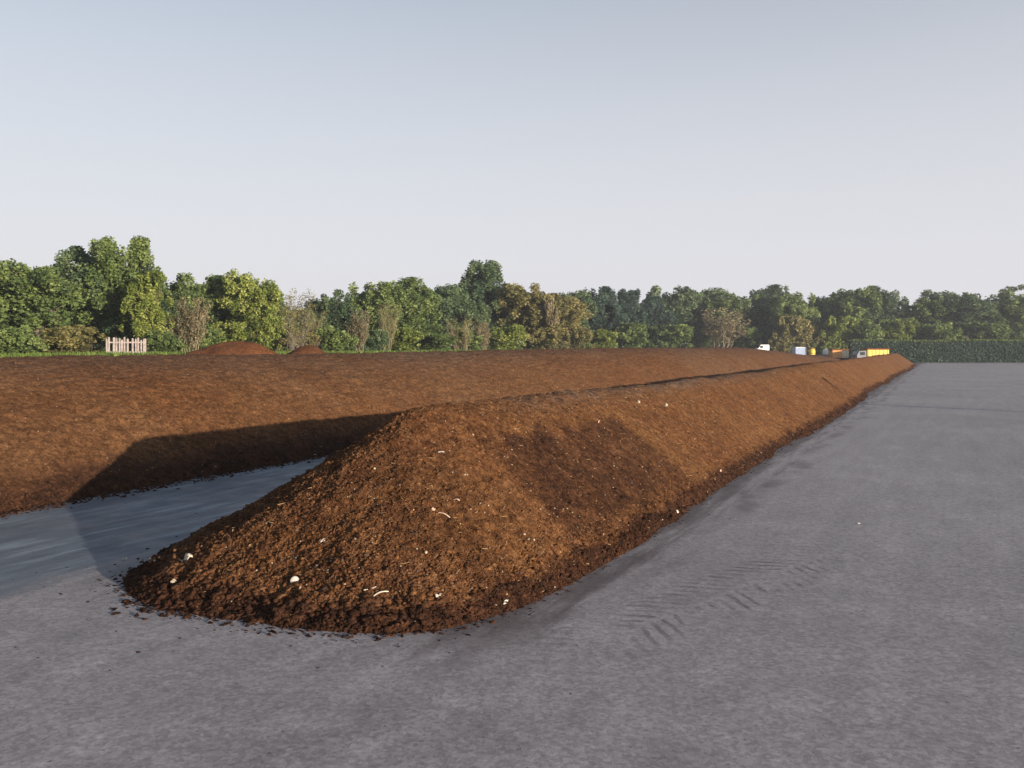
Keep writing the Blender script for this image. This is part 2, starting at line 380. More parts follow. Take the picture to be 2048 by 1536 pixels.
# ------------------------------------------------------------------ locate a pixel on a surface
def hit(px, py):
    dx = (px-HX)/F; dz = -(py-HY)/F
    D = np.linspace(6, 160, 60000)
    x = dx*D; z = CH+dz*D; p, t = to_pt(x, D)
    s = np.maximum(np.maximum(w1_z(p, t), 0), w2_z(p, t))
    i = np.argmax(z <= s)
    return x[i], D[i], s[i]
# ------------------------------------------------------------------ clods and straw as parts of the near windrow
def ico():
    g = (1+5**.5)/2
    V = np.array([(-1,g,0),(1,g,0),(-1,-g,0),(1,-g,0),(0,-1,g),(0,1,g),(0,-1,-g),(0,1,-g),(g,0,-1),(g,0,1),(-g,0,-1),(-g,0,1)], float)
    V /= np.linalg.norm(V[0])
    Fc = np.array([(0,11,5),(0,5,1),(0,1,7),(0,7,10),(0,10,11),(1,5,9),(5,11,4),(11,10,2),(10,7,6),(7,1,8),(3,9,4),(3,4,2),(3,2,6),(3,6,8),(3,8,9),(4,9,5),(2,4,11),(6,2,10),(8,6,7),(9,8,1)])
    return V, Fc
IV, IF = ico()
def clods(name, p, t, size, mat, parent, zf, zone, sink=.6):
    n = len(p); z = zf(p, t); z = np.maximum(z, 0)
    x, y = to_xy(p, t)
    V = IV[None]*(1+rng.uniform(-.42, .42, (n, 12, 1)))*rng.uniform(.45, 1.0, (n, 1, 3))*np.stack([rng.uniform(.8, 2.3, n), np.ones(n), np.ones(n)*.9], -1)[:, None, :]*size[:, None, None]
    a = rng.uniform(0, 6.28, n); ca, sa = np.cos(a)[:, None], np.sin(a)[:, None]
    b = rng.uniform(-.6, .6, n); cb, sb = np.cos(b)[:, None], np.sin(b)[:, None]
    X = V[..., 0]*ca-V[..., 1]*sa; Y = V[..., 0]*sa+V[..., 1]*ca; Z = V[..., 2]
    Y, Z = Y*cb-Z*sb, Y*sb+Z*cb
    V = np.stack([X+x[:, None], Y+y[:, None], Z+(z+size*(.5-sink))[:, None]], -1)
    Fc = (IF[None]+np.arange(n)[:, None, None]*12).reshape(-1, 3)
    col = np.repeat(zone, 12, 0)
    o = mesh_np(name, V.reshape(-1, 3), Fc, mat, parent, col=col)
    o['kind'] = 'stuff'; return o
def scatter(n, t0, t1, pw=1.0):
    t = t0+(t1-t0)*rng.random(n)**pw; p = rng.uniform(4.0, 10.4, n); return p, t
P, T = [], []
p, t = scatter(300000, 6.5, 17.5, 1.15); d = w1_d(p, t)
keep = (d < 1.0) & (rng.random(len(p)) < (.30 + .5*ss(d, .6, .95) + .35*ss(p-PC, -.5, 1.5))*(1-.75*ss(t, 10.5, 14)))
P.append(p[keep]); T.append(t[keep])
p, t = scatter(190000, 6.2, 150, 2.3); d = w1_d(p, t)             # crumbling rim and rolled-off bits
keep = (d > .86) & (d < 1.10 + .0*d) & (rng.random(len(p)) < np.exp(-np.maximum(0, d-.97)/.035)*(1-.6*ss(t, 20, 90)))
P.append(p[keep]); T.append(t[keep])
t = 4.8+30*rng.random(60000)**1.6; p = rng.uniform(2.4, 12.5, 60000); d = w1_d(p, t)
keep = (d > 1.0) & (rng.random(len(p)) < .16*np.exp(-(d-1)/.13))
P.append(p[keep]); T.append(t[keep])
P = np.concatenate(P); T = np.concatenate(T); D_ = w1_d(P, T)
S = .006+.010*rng.random(len(P))**2.2 + .016*rng.random(len(P))**10
S *= (1+.55*ss(D_, .75, .98))*(1+.45*(1-ss(T+(P-PC)*-.5, 8, 11.5)))*(1+.02*np.maximum(0, T-12))
S *= np.where(D_ > 1.05, .62, 1.0); zn = w1_zone(P, T); q_ = rng.random(len(P)); zn[:, 0] += np.where(q_ < .15, .28, np.where(q_ > .75, -.5, 0.0))*(1-.8*ss(D_, .85, .97)) + .25*ss(D_, .85, .97)
zn[:, 1] += rng.uniform(-.5, .6, len(P)); zn[:, 2] += rng.uniform(-.3, .3, len(P)) + .7*(rng.random(len(P)) < .05); zn = np.clip(zn, 0, 1)
clods('clods', P, T, S, M_CLOD, w1, w1_z, zn)
# same for the foot of the broad windrow
p = 15.15+rng.normal(0, .22, 9000)+.0; t = 9+55*rng.random(9000)**1.5
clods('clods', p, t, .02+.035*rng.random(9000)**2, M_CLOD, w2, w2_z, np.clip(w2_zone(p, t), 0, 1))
# bits of straw and bark lying on the near windrow
M_STRAW = simple('pale_straw', (.32, .20, .10), .8, .2, .35, 9)
n = 1000; p, t = scatter(n*3, 6.8, 24, 1.2); d = w1_d(p, t); kp = (d < .98)
p, t = p[kp][:n], t[kp][:n]; n = len(p); x, y = to_xy(p, t); z = w1_z(p, t)+.008
a = rng.uniform(0, 6.28, n); L = .012+.05*rng.random(n)**3; w = .0025+.003*rng.random(n); tl = rng.uniform(-.5, .6, n)
dx, dy = np.cos(a), np.sin(a)
c0 = np.stack([x-dx*L, y-dy*L, z-tl*L*.5], -1); c1 = np.stack([x+dx*L, y+dy*L, z+tl*L*.5+.006], -1)
sd = np.stack([-dy*w, dx*w, w*0], -1); up = np.stack([w*0, w*0, w], -1)
V = np.stack([c0-sd, c0+sd, c0+up*2, c1-sd, c1+sd, c1+up*2], 1).reshape(-1, 3)
base = np.arange(n)[:, None, None]*6
Fq = (np.array([(0, 1, 4, 3), (1, 2, 5, 4), (2, 0, 3, 5)])[None]+base).reshape(-1, 4)
st = mesh_np('straw', V, Fq, M_STRAW, w1); st['kind'] = 'stuff'

# ------------------------------------------------------------------ litter pieces, each its own thing
M_WHITE = simple('white_plastic', (.62, .57, .50), .6, .3, .4, 26); M_PALE = simple('pale_cloth', (.70, .62, .48), .8, .2, .3, 12)
M_PINK = simple('pinkish_paper', (.60, .42, .32), .85, .15, .45, 26); M_STONE = simple('pale_stone', (.46, .38, .28), .9, .1, .5, 30)
def scrap(name, px, py, w, h, mat, kind, label, cat, rot=0, grp='pale litter on the compost'):
    x, y, z = hit(px, py); s = random.Random(int(px*7+py))
    V = []; Fc = []
    if kind == 'sheet':
        nx, ny = 9, 6; n = nx*ny
        for side in (0, 1):
            for i in range(nx):
                for j in range(ny):
                    u, v = i/(nx-1)-.5, j/(ny-1)-.5
                    edge = 1-.35*s.random()*(abs(u)*2)**3
                    zz = .16*w*math.sin(u*7+v*4+px)+.10*h*math.cos(v*9+py)+.05*w*s.random()*(side == 0)
                    if side: zz = V[i*ny+j][2]-.004; V.append((V[i*ny+j][0], V[i*ny+j][1], zz))
                    else: V.append((u*w*edge, v*h*edge*(1-.5*abs(u)), zz))
        for i in range(nx-1):
            for j in range(ny-1):
                a = i*ny+j; Fc.append((a, a+ny, a+ny+1, a+1)); Fc.append((n+a, n+a+1, n+a+ny+1, n+a+ny))
        rim = [i*ny for i in range(nx)]+[(nx-1)*ny+j for j in range(1, ny)]+[i*ny+ny-1 for i in range(nx-2, -1, -1)]+[j for j in range(ny-2, 0, -1)]
        for a, b in zip(rim, rim[1:]+rim[:1]): Fc.append((a, n+a, n+b, b))
        lift = .16*w+.004
    elif kind == 'stone':
        for v in IV:
            r = 1+s.uniform(-.2, .2); V.append((v[0]*w/2*r, v[1]*w/2*r, v[2]*h/2*r))
        Fc = [tuple(int(q) for q in f) for f in IF]; lift = h*.25
    elif kind == 'disc':
        N = 20; prof = [(0, h), (.45, h*.98), (.86, h*.8), (1, h*.45), (1, 0), (.9, -.1*h), (.8, .3*h), (0, .5*h)]
        for r, zz in prof[1:-1]:
            V += [(math.cos(6.2832*i/N)*r*w/2, math.sin(6.2832*i/N)*r*w/2, zz) for i in range(N)]
        for q in range(len(prof)-3):
            for i in range(N): j = (i+1) % N; Fc.append((q*N+i, q*N+j, q*N+N+j, q*N+N+i)[::-1])
        Fc.append(tuple(range(N))); m = (len(prof)-3)*N; Fc.append(tuple(range(m+N-1, m-1, -1))); lift = .02
    else:                                   # strip: a curved ribbon with thickness
        N = 14; arc = 2.2 if px == 606 else .7; r = w/arc*1.2
        for i in range(N):
            q = -arc/2+arc*i/(N-1); wd = h/2*(1-.5*abs(2*i/(N-1)-1)**3)
            cx, cy = r*math.sin(q), r*math.cos(q)-r*(.7 if arc > 2 else .95); zz = .02*math.sin(q*4+px)
            for a, b in ((1, 0), (-1, 0), (-1, -.006), (1, -.006)):
                V.append((cx+a*wd*math.sin(q), cy+a*wd*math.cos(q), zz+b))
        for i in range(N-1):
            for j in range(4): Fc.append((i*4+j, i*4+(j+1) % 4, i*4+4+(j+1) % 4, i*4+4+j))
        Fc += [(3, 2, 1, 0), tuple(range(N*4-4, N*4))]; lift = .03
    mb = MB(); mb.v = V; mb.f = Fc
    o = mb.build(name, mat, smooth=kind in ('sheet', 'strip'))
    p, t = to_pt(x, y); e = .12
    g = lambda pp, tt: float(np.maximum(w1_z(np.array([pp]), np.array([tt]), False), 0)[0])
    gp, gt = (g(p+e, t)-g(p-e, t))/(2*e), (g(p, t+e)-g(p, t-e))/(2*e)
    gx, gy = NX[0]*gp+AX[0]*gt, NX[1]*gp+AX[1]*gt
    from mathutils import Vector, Matrix
    nrm = Vector((-gx, -gy, 1)).normalized()
    if kind == 'disc': nrm = (nrm+Vector((.25, -.75, 0))).normalized(); z += w*.22
    q = nrm.to_track_quat('Z', 'Y')
    o.rotation_mode = 'QUATERNION'; o.rotation_quaternion = q @ Matrix.Rotation(rot, 3, 'Z').to_quaternion()
    o.location = Vector((x, y, z))+nrm*(lift*.40+.004)
    return tag(o, label, cat, grp)
X_ = 'pale litter on the compost'
big = [
 ('cloth_scrap', 378, 1118, .24, .15, M_PALE, 'sheet', 'largest torn pale cloth scrap low on the left end of the near ridge', 'cloth scrap', .6),
 ('stone', 348, 1166, .085, .075, M_STONE, 'stone', 'pale yellowish stone near the left toe just below the torn cloth', 'stone', 0),
 ('round_lid', 590, 1167, .105, .03, M_WHITE, 'disc', 'round white lid lying near the front foot of the near ridge', 'lid', 0),
 ('plastic_strip', 606, 1178, .11, .022, M_PINK, 'strip', 'curved pinkish white strip right beside the round white lid', 'plastic strip', 1.2),
 ('plastic_scrap', 645, 1083, .075, .045, M_WHITE, 'sheet', 'small crumpled white scrap uphill of the round lid', 'plastic scrap', .8),
 ('plastic_strip', 590, 1116, .08, .018, M_WHITE, 'strip', 'thin white sliver straight above the round lid', 'plastic strip', -.6),
 ('stone', 656, 1142, .035, .03, M_STONE, 'stone', 'tiny pale stone right of the round lid and below the crumpled scrap', 'stone', 0),
 ('stone', 513, 1143, .035, .03, M_STONE, 'stone', 'tiny pale stone between the torn cloth and the round lid', 'stone', 0),
 ('stone', 749, 938, .045, .04, M_STONE, 'stone', 'pale stone high on the left face of the near ridge', 'stone', 0),
 ('plastic_strip', 880, 906, .09, .025, M_WHITE, 'strip', 'short white sliver just below the front crest of the near ridge', 'plastic strip', -.5),
 ('paper_scrap', 866, 1020, .065, .05, M_PINK, 'sheet', 'pinkish crumpled paper scrap in the middle of the front face', 'paper scrap', .2),
 ('plastic_strip', 888, 1033, .15, .02, M_PINK, 'strip', 'long thin pinkish strip just below the crumpled paper', 'plastic strip', -.7),
 ('plastic_strip', 912, 1002, .07, .025, M_PINK, 'strip', 'pinkish sliver up and right of the crumpled paper', 'plastic strip', -.9),
 ('stone', 1048, 1069, .04, .035, M_STONE, 'stone', 'upper of two small pale stones side by side low on the flank', 'stone', 0),
 ('stone', 1067, 1080, .035, .03, M_STONE, 'stone', 'lower of two small pale stones side by side low on the flank', 'stone', 0),
 ('stone', 852, 1106, .04, .035, M_STONE, 'stone', 'lone pale stone low in the middle of the front face', 'stone', 0),
 ('plastic_scrap', 876, 1192, .085, .04, M_WHITE, 'sheet', 'flat white scrap at the very foot of the front face', 'plastic scrap', .1),
 ('plastic_scrap', 1010, 1207, .12, .04, M_WHITE, 'sheet', 'white scrap on the pavement at the right front toe of the ridge', 'plastic scrap', .2),
 ('bark_strip', 762, 1190, .15, .02, M_PALE, 'strip', 'tan splinter of bark at the foot left of the flat white scrap', 'bark', .5),
 ('bark_strip', 740, 1178, .12, .014, M_PALE, 'strip', 'thin tan splinter just above the larger bark splinter', 'bark', .35),
 ('stone', 689, 1170, .045, .035, M_PALE, 'stone', 'yellowish stone between the round lid and the bark splinters', 'stone', 0),
 ('plastic_scrap', 1196, 843, .11, .05, M_PINK, 'sheet', 'pinkish scrap at the top edge of the dark turned patch', 'plastic scrap', .7),
 ('stone', 1276, 805, .09, .09, M_STONE, 'stone', 'left one of two pale lumps high on the flank near the crest', 'stone', 0),
 ('stone', 1331, 811, .13, .12, M_STONE, 'stone', 'right and larger one of two pale lumps high on the flank', 'stone', 0),
 ('plastic_scrap', 1354, 1024, .09, .06, M_WHITE, 'sheet', 'white scrap at the right toe of the ridge beside the pavement', 'plastic scrap', 0),
 ('plastic_scrap', 1440, 942, .13, .06, M_PINK, 'sheet', 'pinkish scrap near the right toe beyond the dark turned patch', 'plastic scrap', .5),
 ('plastic_scrap', 630, 910, .07, .04, M_WHITE, 'sheet', 'whitish scrap on the left skyline of the near ridge', 'plastic scrap', .4),
 ('plastic_scrap', 249, 1120, .09, .06, M_WHITE, 'sheet', 'bluish white scrap at the outermost left toe of the ridge', 'plastic scrap', .3),
 ('plastic_strip', 305, 1121, .12, .03, M_PALE, 'strip', 'pale grey strip between the leftmost scrap and the torn cloth', 'plastic strip', .4),
 ('stone', 1717, 1048, .06, .04, M_WHITE, 'stone', 'small white stone alone on the grey pavement', 'stone', 0),
]
for (nm, px, py, w, h, m, kd, lb, ct, rot) in big:
    scrap(nm, px, py, w, h, m, kd, lb, ct, rot)
sm = random.Random(3)
first = None
for i in range(46):
    u = sm.random(); px = 330+900*u; py = sm.uniform(0, 1)
    top = 830 if px > 820 else 1120-(px-250)*.5; bot = 1215 if px < 1000 else 1215-(px-1000)*.6
    py = top+25+(bot-top-45)*py**.7
    if first is None:
        first = scrap('stone', px, py, .024, .018, M_STONE, 'stone', 'tiny pale fleck among the crumbs of the near ridge', 'stone', 0, 'tiny pale flecks'); src = first
    else:
        x, y, z = hit(px, py); o = src.copy(); C.objects.link(o); o.location = (x, y, z+.006)
        s = sm.uniform(.55, 1.4); o.scale = (s, s*sm.uniform(.5, 1), s*.8); o['label'] = first['label']; o['group'] = first['group']; o['category'] = 'stone'

# ------------------------------------------------------------------ small mounds behind, left
def mound(px, D, rx, ry, h, label, seed):
    cx = at(px, D); n = 70
    u = np.linspace(-1.25, 1.25, n); U, Vv = np.meshgrid(u, u, indexing='ij')
    x = cx+U*rx; y = D+Vv*ry; r = np.sqrt(U*U+Vv*Vv) + .35*fbm(U*1.6+seed, Vv*1.6, seed, 3)
    p, t = to_pt(x, y); gz = field_z(p, t)
    zz = h*np.clip(1-np.sqrt(np.maximum(r, 0)**3+.01)+.08, -.05, 1) + .14*h*fbm(U*4, Vv*4, seed+3, 3)*(r < 1)+.05*fbm(U*14, Vv*14, seed+5, 2)
    z = gz+np.where(r < 1.05, np.maximum(zz, -.06), -.08)
    w = fbm(x/1.0, y/1.0, seed+8, 3)
    o = mesh_np('soil_mound', np.stack([x, y, z], -1).reshape(-1, 3), grid_faces(n, n), M_RED, smooth=True,
                col=np.stack([np.clip(.15+w, 0, 1), np.clip(.5+w, 0, 1), 0*w], -1).reshape(-1, 3))
    tag(o, label, 'soil heap', 'soil mounds in front of the trees')
mound(480, 58, 3.4, 3.2, 1.25, 'wide reddish soil mound at the tree foot left of the grey bare tree', 3)
mound(622, 62, 2.1, 3.0, 1.15, 'smaller reddish soil mound right of the grey bare tree', 9)

# ------------------------------------------------------------------ trees
def leaves(V0, size, rg, flat=.35):
    """V0 (n,3) centres -> folded leaf-cluster faces"""
    n = len(V0)
    nrm = rg.normal(size=(n, 3)); nrm[:, 2] += .35; nrm /= np.linalg.norm(nrm, axis=1)[:, None]
    a = np.cross(nrm, rg.normal(size=(n, 3))); a /= np.linalg.norm(a, axis=1)[:, None]; b = np.cross(nrm, a)
    s = (size*rg.uniform(.55, 1.25, n))[:, None]
    k = rg.uniform(.45, .8, n)[:, None]
    v = np.stack([V0-a*s, V0-b*s*k+nrm*s*.15, V0+a*s*rg.uniform(.6, 1, n)[:, None], V0+b*s*k+nrm*s*.25], 1)
    f = np.arange(n*4).reshape(n, 4)
    return v.reshape(-1, 3), f
def crown_pts(rg, nblob, n, kind):
    """points in a unit crown: x,y in -1..1, z 0..1; many puffs set over an uneven envelope"""
    lobes = []
    for i in range(6):
        th = rg.uniform(0, 6.283); rr = rg.uniform(.25, .5)
        lobes.append((rr*math.cos(th), rr*math.sin(th), rg.uniform(.35, .72), rg.uniform(.34, .52)))
    if kind == 'round': lobes += [(0, 0, .60, .60), (0, 0, .36, .72)]
    elif kind == 'tall': lobes += [(0, 0, .74, .40), (0, 0, .45, .55), (.1, 0, .25, .62), (-.22, .1, .88, .20), (.2, -.1, .92, .16)]
    elif kind == 'bush': lobes += [(0, 0, .30, .85), (.25, .1, .55, .45), (-.3, 0, .50, .45)]
    else: lobes += [(0, 0, .5, .62), (.3, .1, .76, .30), (-.28, -.1, .82, .26), (0, .2, .25, .72)]
    C_ = []; Rr = []
    while len(C_) < nblob*4:
        l = lobes[rg.integers(len(lobes))]; d = rg.normal(size=3); d /= np.linalg.norm(d)
        if d[2] < -.45: continue
        c = np.array(l[:3])+d*l[3]*rg.uniform(.72, 1.02)*np.array([1, 1, .62])
        if c[2] < .03 or c[2] > .96 or math.hypot(c[0], c[1]) > .95: continue
        C_.append(c); Rr.append(rg.uniform(.07, .15))
    for l in lobes: C_.append(np.array([l[0]*.7, l[1]*.7, l[2]*.9])); Rr.append(l[3]*.62)
    C_ = np.array(C_); Rr = np.array(Rr)
    w = Rr**2; idx = rg.choice(len(C_), n, p=w/w.sum())
    d = rg.normal(size=(n, 3)); d /= np.linalg.norm(d, axis=1)[:, None]
    r = rg.random(n)**.45
    P = C_[idx]+d*(Rr[idx]*r)[:, None]*np.array([1, 1, .75])
    shade = rg.random(len(C_))[idx]*.62+rg.random(n)*.42
    P[:, 2] = np.clip(P[:, 2], .01, 1.03)
    return P, shade, C_, Rr
def limb_mb(mb, a, b, r0, r1, rg, n=5, seg=3):
    a = np.array(a, float); b = np.array(b, float); pts = [a]
    for i in range(1, seg): pts.append(a+(b-a)*i/seg+rg.normal(0, .05, 3)*np.linalg.norm(b-a))
    pts.append(b)
    for i in range(seg): mb.tube(pts[i], pts[i+1], r0+(r1-r0)*i/seg, r0+(r1-r0)*(i+1)/seg, n, False)
def proto_tree(seed, kind, wx, h, n, leaf, trunk_frac=.22, nblob=24, mats='mid'):
    """returns mesh pair (crown, trunk) at real size"""
    rg = np.random.default_rng(seed)
    P, sh, C_, Rr = crown_pts(rg, nblob, n, kind)
    tz = h*trunk_frac
    Q = P*np.array([wx/2, wx/2, h-tz])+np.array([0, 0, tz])
    V, Fc = leaves(Q, np.full(n, leaf), rg)
    V[:, 2] = np.maximum(V[:, 2], .03)
    col = np.repeat(sh, 4)[:, None].repeat(3, 1)
    cr = mesh_np('crown', V, Fc, LEAF[mats], col=col)
    mb = MB(); r = .018*h+.05
    limb_mb(mb, (0, 0, -.3), (rg.normal(0, .2), rg.normal(0, .2), h*.72), r*1.15, r*.3, rg, 8, 5)
    for c in C_[:14]:
        z0 = rg.uniform(.25, .55)*h
        limb_mb(mb, (0, 0, z0), (c[0]*wx/2*.9, c[1]*wx/2*.9, tz+c[2]*(h-tz)), r*.4, .02, rg, 5, 3)
    tk = mb.build('trunk', M_BARK, smooth=True)
    cm, tm = cr.data, tk.data
    bpy.data.objects.remove(cr); bpy.data.objects.remove(tk)
    return cm, tm, wx, h
def proto_bare(seed, wx, h, nst, mat, fol='brown', n=500, leaf=.12):
    rg = np.random.default_rng(seed); mb = MB(); tips = []
    for i in range(nst):
        th = rg.uniform(0, 6.283); r = rg.uniform(.05, 1)**.7*wx/2
        b0 = np.array([r*.35*math.cos(th), r*.35*math.sin(th), -.1]); tp = np.array([r*math.cos(th), r*math.sin(th), h*rg.uniform(.6, 1)])
        limb_mb(mb, b0, tp, .022+.003*h, .010, rg, 4, 4)
        for j in range(9):
            f = rg.uniform(.12, .95); s = b0+(tp-b0)*f
            e = s+np.array([rg.normal(0, .11)*wx, rg.normal(0, .11)*wx, rg.uniform(.08, .26)*h])
            e[2] = min(e[2], h*1.02); limb_mb(mb, s, e, .013, .006, rg, 3, 2); tips.append(e)
            for q in range(3):
                s2 = s+(e-s)*rg.uniform(.3, .9); e2 = s2+np.array([rg.normal(0, .05)*wx, rg.normal(0, .05)*wx, rg.uniform(.02, .12)*h])
                limb_mb(mb, s2, e2, .008, .004, rg, 3, 1); tips.append(e2)
    tk = mb.build('branches', mat)
    tips = np.array(tips); Q = tips[rg.choice(len(tips), n)]+rg.normal(0, .16, (n, 3)); Q[:, 2] = np.maximum(Q[:, 2], .05)
    V, Fc = leaves(Q, np.full(n, leaf), rg)
    cr = mesh_np('foliage', V, Fc, LEAF[fol], col=np.repeat(rg.random(n), 4)[:, None].repeat(3, 1))
    a, b = cr.data, tk.data; bpy.data.objects.remove(cr); bpy.data.objects.remove(tk)
    return a, b, wx, h
PR = {
 'r1': proto_tree(11, 'round', 10, 12, 22000, .20, .16, 34), 'r2': proto_tree(12, 'round', 10, 12, 22000, .20, .12, 30),
 'r3': proto_tree(13, 'round', 11, 12, 22000, .21, .14, 38), 'i1': proto_tree(14, 'irr', 10, 13, 22000, .20, .12, 34),
 't1': proto_tree(15, 'tall', 8, 15, 22000, .19, .12, 34), 't2': proto_tree(16, 'irr', 8, 14, 22000, .19, .1, 30),
 'b1': proto_tree(17, 'bush', 5, 4, 9000, .13, .02, 22), 'b2': proto_tree(18, 'bush', 5, 4, 9000, .13, .02, 26), 'b3': proto_tree(19, 'bush', 6, 4, 9000, .14, .02, 24),
}
BR = {
 'x1': proto_bare(21, 4, 5.5, 12, M_TWIG, 'brown', 4200, .11), 'x2': proto_bare(22, 5, 5.5, 13, M_TWIG, 'olive', 2200, .09),
 'g1': proto_bare(23, 4, 7, 13, M_GREYTWIG, 'olive', 2600, .10),
}
def place(name, key, px, top, wpx, leafm, label, cat='tree', group='trees along the far edge of the yard', dD=0, D=None, rz=None, base=None):
    fac = -NX[0]*0+ (NX[0]*(px-HX)/F+NX[1])
    if D is None: D = min(60/max(fac, .01), 212)+dD
    x = at(px, D); p, t = to_pt(x, D); gz = float(field_z(np.array([p]), np.array([t]))[0])
    if base is not None: gz = base
    h = zat(top, D)-gz; w = wpx/F*D
    bare = key in BR; cm, tm, w0, h0 = (BR if bare else PR)[key]
    e = empty(name, (x, D, gz), rz if rz is not None else random.uniform(0, 6.28))
    e.scale = (w/w0, w/w0, h/h0)
    c = bpy.data.objects.new('foliage' if bare else 'crown', cm); C.objects.link(c); c.parent = e
    if leafm and not bare:
        c.material_slots[0].link = 'OBJECT'; c.material_slots[0].material = LEAF[leafm]
    k_ = bpy.data.objects.new('branches' if bare else 'trunk', tm); C.objects.link(k_); k_.parent = e
    return tag(e, label, cat, group)
T_ = [
 # px, top, width, proto, leaves, dD, label
 (-345, 520, 200, 'r1', 'mid', 4, 'green tree beyond the left edge of the view, farthest out'),
 (-200, 505, 200, 'r3', 'dark', 2, 'dark green tree just beyond the left edge of the view'),
 (2165, 580, 150, 'r3', 'mid', 2, 'green tree just beyond the right edge of the view'),
 (2290, 575, 150, 'r1', 'dark', 2, 'dark tree beyond the right edge of the view, farthest out'),
 (-60, 500, 190, 'r2', 'mid', 6, 'broad green tree at the outermost left end of the treeline'),
 (70, 520, 190, 'r3', 'mid', 3, 'second green tree from the left end of the treeline'),
 (175, 500, 150, 'i1', 'dark', 4, 'dark green tree left of the very tall left tree'),
 (252, 472, 150, 't2', 'mid', 0, 'very tall green tree towering over the pale picket fence'),
 (305, 545, 110, 't1', 'lime', -6, 'slim yellowish green tree leaning on the tall left tree'),
 (390, 543, 130, 'r1', 'mid', 6, 'rounded green tree between the tall left tree and the lime green tree'),
 (330, 600, 120, 'i1', 'dark', 3, 'shadowy dark tree behind the rusty brown bush'),
 (448, 556, 110, 'i1', 'dark', 9, 'dark tree just left of the lime green tree'),
 (507, 545, 122, 'r3', 'lime', 0, 'bright lime green round tree on the left'),
 (560, 610, 90, 'i1', 'mid', 8, 'low tree filling the dip behind the grey bare tree'),
 (668, 577, 110, 'r2', 'dark', 4, 'first rounded tree right of the grey bare tree'),
 (745, 560, 125, 'r1', 'mid', 6, 'rounded tree with a bushy top second right of the bare tree'),
 (815, 557, 120, 'i1', 'mid', 3, 'highest green crown in the hump left of the central tall tree'),
 (880, 566, 110, 'r3', 'dark', 8, 'dark tree tucked against the left of the central tall tree'),
 (966, 520, 122, 't2', 'dark', 10, 'tallest dark tree standing clear above the middle of the treeline'),
 (930, 590, 100, 'r2', 'dark', 4, 'lower dark tree under the left side of the central tall tree'),
 (1050, 563, 120, 'r1', 'olive', -4, 'olive yellow tree right of the central tall tree'),
 (1118, 590, 110, 'i1', 'olive', -8, 'lower olive brown tree with a ragged right side'),
 (1130, 580, 110, 'r3', 'dark', 16, 'dark crown peeping over the lower olive tree'),
 (1200, 577, 100, 'i1', 'blue', 8, 'blue green tree in the shadowy middle stretch'),
 (1258, 578, 90, 't1', 'blue', 8, 'narrow blue green tree beside the notch in the skyline'),
 (1300, 588, 90, 'r2', 'blue', 2, 'dark blue green tree just right of the skyline notch'),
 (1330, 568, 110, 'r1', 'dark', 4, 'round topped dark tree first right of the notch'),
 (1395, 575, 120, 'r3', 'dark', 8, 'flat topped dark tree second right of the notch'),
 (1455, 583, 110, 'r2', 'mid', 2, 'green tree third right of the notch behind the twiggy bush'),
 (1545, 572, 105, 'i1', 'dark', 6, 'dark tree with the highest top right of the dip'),
 (1592, 582, 100, 'r1', 'mid', -4, 'mid green tree above the pale blue container'),
 (1640, 588, 90, 'r2', 'dark', 6, 'narrow dark tree between the container and the yellow truck'),
 (1700, 577, 120, 'r3', 'mid', 0, 'wide green tree above the orange trailer'),
 (1752, 576, 100, 'i1', 'dark', 6, 'dark tree above the yellow truck'),
 (1842, 595, 110, 'r1', 'mid', 4, 'green tree rising after the last dip above the hedge'),
 (1925, 580, 140, 'r3', 'dark', 2, 'dark round tree above the hedge second from the right end'),
 (2030, 570, 150, 'r2', 'mid', 4, 'green tree at the outermost right end of the treeline'),
]
for (px, top, w, key, lf, dD, lb) in T_: place('tree', key, px, top+(2 if w < 100 else 0), w*(1.18 if key[0] == 't' else 1.42), lf, lb, dD=dD)
